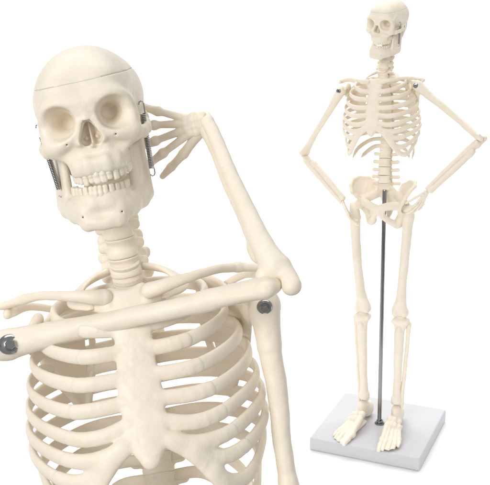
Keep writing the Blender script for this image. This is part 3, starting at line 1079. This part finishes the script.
def skeleton(label, loc, yaw, scale, torso, skull_eye, skull_rot, arms, legs=True, sway=0.0, pelvis_turn=0.0, twist=0.0, skull_size=0.88):
    root = bpy.data.objects.new('skeleton_model', None)
    COL.objects.link(root)
    root.location = loc
    root.rotation_euler = (0, rad(sway), rad(yaw))
    root.scale = (scale,) * 3
    root['label'] = label
    root['category'] = 'skeleton model'
    root['group'] = 'ivory anatomical skeleton models'
    root.empty_display_size = 10
    # skull, cap, teeth, jaw, springs
    S = skull_size
    axial = torso @ rot_about((0, -7, 130), RZ(twist))
    SM = torso @ Matrix.Translation(skull_eye) @ skull_rot @ Matrix.Diagonal((S, S, S, 1)) @ Matrix.Translation((0, 8.0, 0))
    sk = link('skull', M['skull'], root, SM)
    link('skull_cap', M['skull_cap'], sk)
    link('upper_teeth', M['upper_teeth'], sk)
    for s in (1, -1):
        tp, bt = (7.1 * s, -2.6, -1.5), (6.6 * s, -2.5, -8.5)
        link('spring', M['spring'], sk, frame(tp, bt, (0, -1, 0)))
    jw = link('jaw', M['jaw'], root, SM @ Matrix.Translation((0, 0, 0.1)) @ RY(4.2) @ Matrix.Diagonal((0.96, 1, 1, 1)))
    link('lower_teeth', M['lower_teeth'], jw)
    # spine
    sk_base = axial.inverted() @ SM @ Vector((0, 1.5, -6.0))
    n_neck = 6
    t1 = Vector((0, TH_Y[0], TH_Z[0]))
    mid = (sk_base + t1) / 2 + Vector((0, -0.9, 0))
    lev = []
    for k in range(n_neck):
        t = (k + 0.62) / n_neck
        p = sk_base * (1 - t) ** 2 + mid * 2 * t * (1 - t) + t1 * t * t
        d = ((mid - sk_base) * (1 - t) + (t1 - mid) * t).normalized()
        w = 0.98 + 0.22 * t + (0.45, 0.2, 0.05, 0, 0, 0)[k]
        lev.append(('neck', p, -d, (w, w, 0.0), (t1 - sk_base).length / n_neck))
    pts = [Vector((0, y, z)) for y, z in zip(TH_Y, TH_Z)]
    lum = [Vector((0, 3.7, 111.6)), Vector((0, 2.9, 108.6)), Vector((0, 2.2, 105.5)), Vector((0, 1.8, 102.5)), Vector((0, 2.1, 99.6))]
    allp = pts + lum
    for k, p in enumerate(allp):
        a = allp[max(k - 1, 0)]
        b = allp[min(k + 1, len(allp) - 1)]
        kd = 'chest' if k < 12 else 'waist'
        w = 1.12 + 0.012 * k if k < 12 else 0.97 + 0.03 * (k - 12)
        lev.append((kd, p, (a - b).normalized(), (w, w, 0.0), (a - b).length / (2 if 0 < k < len(allp) - 1 else 1)))
    base_h = {'neck': 2 * 0.62 + 0.44, 'chest': 2 * 0.95 + 0.44, 'waist': 2 * 1.2 + 0.44}
    for kd, p, d, w, pitch in lev:
        x = Vector((1, 0, 0))
        y = d.cross(x).normalized()
        x = y.cross(d)
        m3 = Matrix((x, y, d)).transposed() @ Matrix.Diagonal((w[0], w[1], pitch / base_h[kd]))
        link('vertebra', M[kd], root, axial @ Matrix.Translation(p) @ m3.to_4x4())
    # rib cage
    rc = link('rib_cage', M['rib_cage'], root, axial)
    for a, b in M['ribs']:
        link('rib', a, rc)
        link('rib', b, rc)
    for s in (0, 1):
        link('clavicle', M['clavicle'][s], root, torso @ (Matrix.Translation((0.14 if s == 0 else -0.14, 0, -1.2)) @ Matrix.Diagonal((0.95, 1, 1, 1)) if skull_size < 0.87 else Matrix.Translation((0, 0, -0.8)) @ Matrix.Diagonal((1.02, 1, 1, 1))))
        link('scapula', M['scapula'][s], root, torso @ Matrix.Translation((0, 0, -0.9)) @ Matrix.Diagonal((0.96, 1, 1, 1)))
    # arms: (side, shoulder, elbow, wrist, fingertip, elbow axis fronts, bolt direction, hand kind)
    for a in arms:
        Sh, El, Wr = Vector(a['shoulder']), Vector(a['elbow']), Vector(a['wrist'])
        hm = torso @ frame(Sh, El, a['front'], (Sh - El).length / HUM_L)
        h = link('humerus', M['humerus'], root, hm)
        bd = Vector(a['bolt'])
        bp = frame((0, 0, 0), -bd, (0.3, 0.2, 1))
        inv = hm.inverted().to_3x3()
        # the bolt sits on the front of the humerus head
        wd = (inv @ (torso.to_3x3() @ bd)).normalized()
        zq = wd.to_track_quat('Z', 'Y').to_matrix().to_4x4()
        off = wd * a.get('bolt_off', 1.9) + Vector((0, 0, -a.get('bolt_slide', 0.0)))
        bo = link('shoulder_bolt', M['bolt'], h, Matrix.Translation(off) @ zq @ Matrix.Scale(a.get('bolt_size', 1.0), 4))
        link('hex_nut', M['nut'], h, Matrix.Translation(off) @ zq @ Matrix.Scale(a.get('bolt_size', 1.0), 4))
        if a.get('forearm', True):
            fl = (El - Wr).length / (FOR_L + 0.5)
            fm = torso @ frame(El, Wr, a['front2'], fl)
            link('ulna', M['ulna'], root, fm)
            link('radius', M['radius'], root, fm)
            hm_, fs, th = M[a['hand']][0 if a['left'] else 1]
            hd = link('hand', hm_, root, torso @ frame(Wr, a['tip'], a['palm']) @ Matrix.Scale(a.get('hand_scale', 0.85), 4))
            for q in fs:
                link('finger', q, hd)
            link('thumb', th, hd)
    # pelvis and legs
    if legs:
        link('pelvis', M['pelvis'], root, RZ(pelvis_turn) @ Matrix.Diagonal((0.95, 1, 1, 1)))
        for s in (0, 1):
            sg = 1 if s == 0 else -1
            link('femur', M['femur'][s], root, (rot_about((8, 0, 48), RY(-2.0)) if s == 0 else Matrix.Identity(4)) @ Matrix.Translation((-0.1 * sg, 0, 0)) @ Matrix.Diagonal((0.91, 1, 1, 1)))
            lm = Matrix.Translation((0.1 * sg, 0, 0)) @ Matrix.Diagonal((0.91, 1, 1, 1))
            tb = link('tibia', M['tibia'][s], root, lm)
            link('fibula', M['fibula'][s], root, lm)
            link('ankle_pin', M['pin'], tb, Matrix.Translation((7.45 * sg, 0.3, 9.4)))
            link('foot', M['foot'][s], root, Matrix.Translation((6.9 * sg, 0.2, 0)) @ RZ(5 if s == 0 else -8) @ Matrix.Diagonal((1.08, 1.42, 1.12, 1)))
    return root


# ------------------------------------------------------------------ the setting: white paper sweep
def strip(name, prof, width, mat):
    v, q = [], []
    for y, z in prof:
        v += [(-width / 2, y, z), (width / 2, y, z)]
    for i in range(len(prof) - 1):
        q.append((2 * i, 2 * i + 1, 2 * i + 3, 2 * i + 2))
    me = to_mesh(name, v, q, mat, 0)
    o = bpy.data.objects.new(name, me)
    COL.objects.link(o)
    o['kind'] = 'structure'
    return o


strip('floor', [(-8, -0.004), (8, -0.004)], 16, GREYFLOOR)  # out-of-view floor, made grey to cut bounce light on the near bones' undersides
strip('backdrop', [(0.62, 0.0), (3.6, 0.0)] + [(3.6 + math.sin(rad(a)), 1 - math.cos(rad(a))) for a in range(5, 91, 5)] + [(4.6, 2.6)], 7.0, PAPER)

# ------------------------------------------------------------------ the small complete skeleton on its stand
SMALL = (55.3 * K, 373.9 * K, 0.0)
st = bpy.data.objects.new('display_stand', None)
COL.objects.link(st)
st.location = SMALL
st.rotation_euler = (0, 0, rad(-23.1))
st.scale = (K, K, K)
st['label'] = 'square white base plate with upright grey metal rod holding the complete skeleton'
st['category'] = 'display stand'
f = Field((-23.6, -24.6, -0.6), (23.6, 24.6, 6.4), 0.3)
f.add(box((0, 0.4, 2.75), (22.4, 23.4, 2.75), 0.7))
link('base_plate', f.mesh('base_plate', PLATE, 1), st)
rodm = lathe('support_rod', [(0.0, 5.2), (0.82, 5.2), (0.82, 103.5), (0.7, 103.9), (0.0, 103.9)], ROD, 20)
link('support_rod', rodm, st, RY(-1.0))
col = lathe('rod_collar', [(0.0, 5.3), (2.0, 5.3), (2.0, 5.9), (1.8, 6.15), (1.35, 6.2), (1.35, 7.0), (1.2, 7.15), (0.9, 7.15)], ROD, 24)
link('rod_collar', col, st)

T_S = rot_about((0, 0, 97), RY(-2.6), RZ(-3))
skeleton('whole ivory plastic skeleton with hands on hips, standing on a white base', (SMALL[0], SMALL[1], 5.5 * K), -23.1, K, T_S,
         (2.5, -6.4, 161.3), RZ(-13) @ RY(6) @ RX(6),
         [dict(shoulder=(-15.2, -0.6, 136.6), elbow=(-32.2, -1.0, 111.6), wrist=(-14.4, -5.5, 94.4), tip=(-11.4, -7.5, 86.5), front=(0.8, -0.4, -0.5),
               front2=(0.1, -1, 0.3), bolt=(-0.25, -1, 0.0), left=False, palm=(0.95, 0.1, 0.2), hand='relaxed', hand_scale=0.75),
          dict(shoulder=(14.4, -0.6, 138.3), elbow=(38.4, -1.5, 118.4), wrist=(19.8, -8.5, 100.2), tip=(14.6, -9.5, 90), front=(-0.7, -0.5, -0.6),
               front2=(-0.1, -1, 0.3), bolt=(0.1, -1, 0.0), left=True, palm=(-0.75, 0.6, 0.2), hand='relaxed', hand_scale=0.8)], sway=-1.4, pelvis_turn=-9, skull_size=0.86)

# ------------------------------------------------------------------ the near skeleton, cropped by the frame
SB = 1.0676
T_B = rot_about((0, 0, 92.5), RY(-8.36), RX(-12))
skeleton('near ivory plastic skeleton with one arm across its chest and hand at its head', (-7.38 * K, 116.1 * K, 0.0), 2.0, SB * K, T_B,
         (-1.15, -7.6, 162.0), RY(-4.0) @ RX(6) @ RZ(2.5),
         [dict(shoulder=(-16.7, -2.0, 136.2), elbow=(17.7, -13.0, 139.8), wrist=(12.3, 1.0, 159.9), tip=(4.9, 2.5, 158.9), front=(0.1, -0.2, 1),
               front2=(-0.97, -0.04, -0.24), bolt=(0.35, -1, 0.1), bolt_slide=0.7, bolt_off=2.1, bolt_size=1.25, left=False, palm=(0, 1, 0.1), hand='spread', hand_scale=0.93),
          dict(shoulder=(16.0, 0.0, 136.4), elbow=(15.5, -3.0, 106.0), wrist=(14.5, -8.0, 81.0), tip=(14.2, -10.0, 73.0), front=(0, -1, 0),
               front2=(0, -1, 0), bolt=(0, -1, -0.25), left=True, palm=(-1, 0, 0), hand='relaxed')], twist=5)
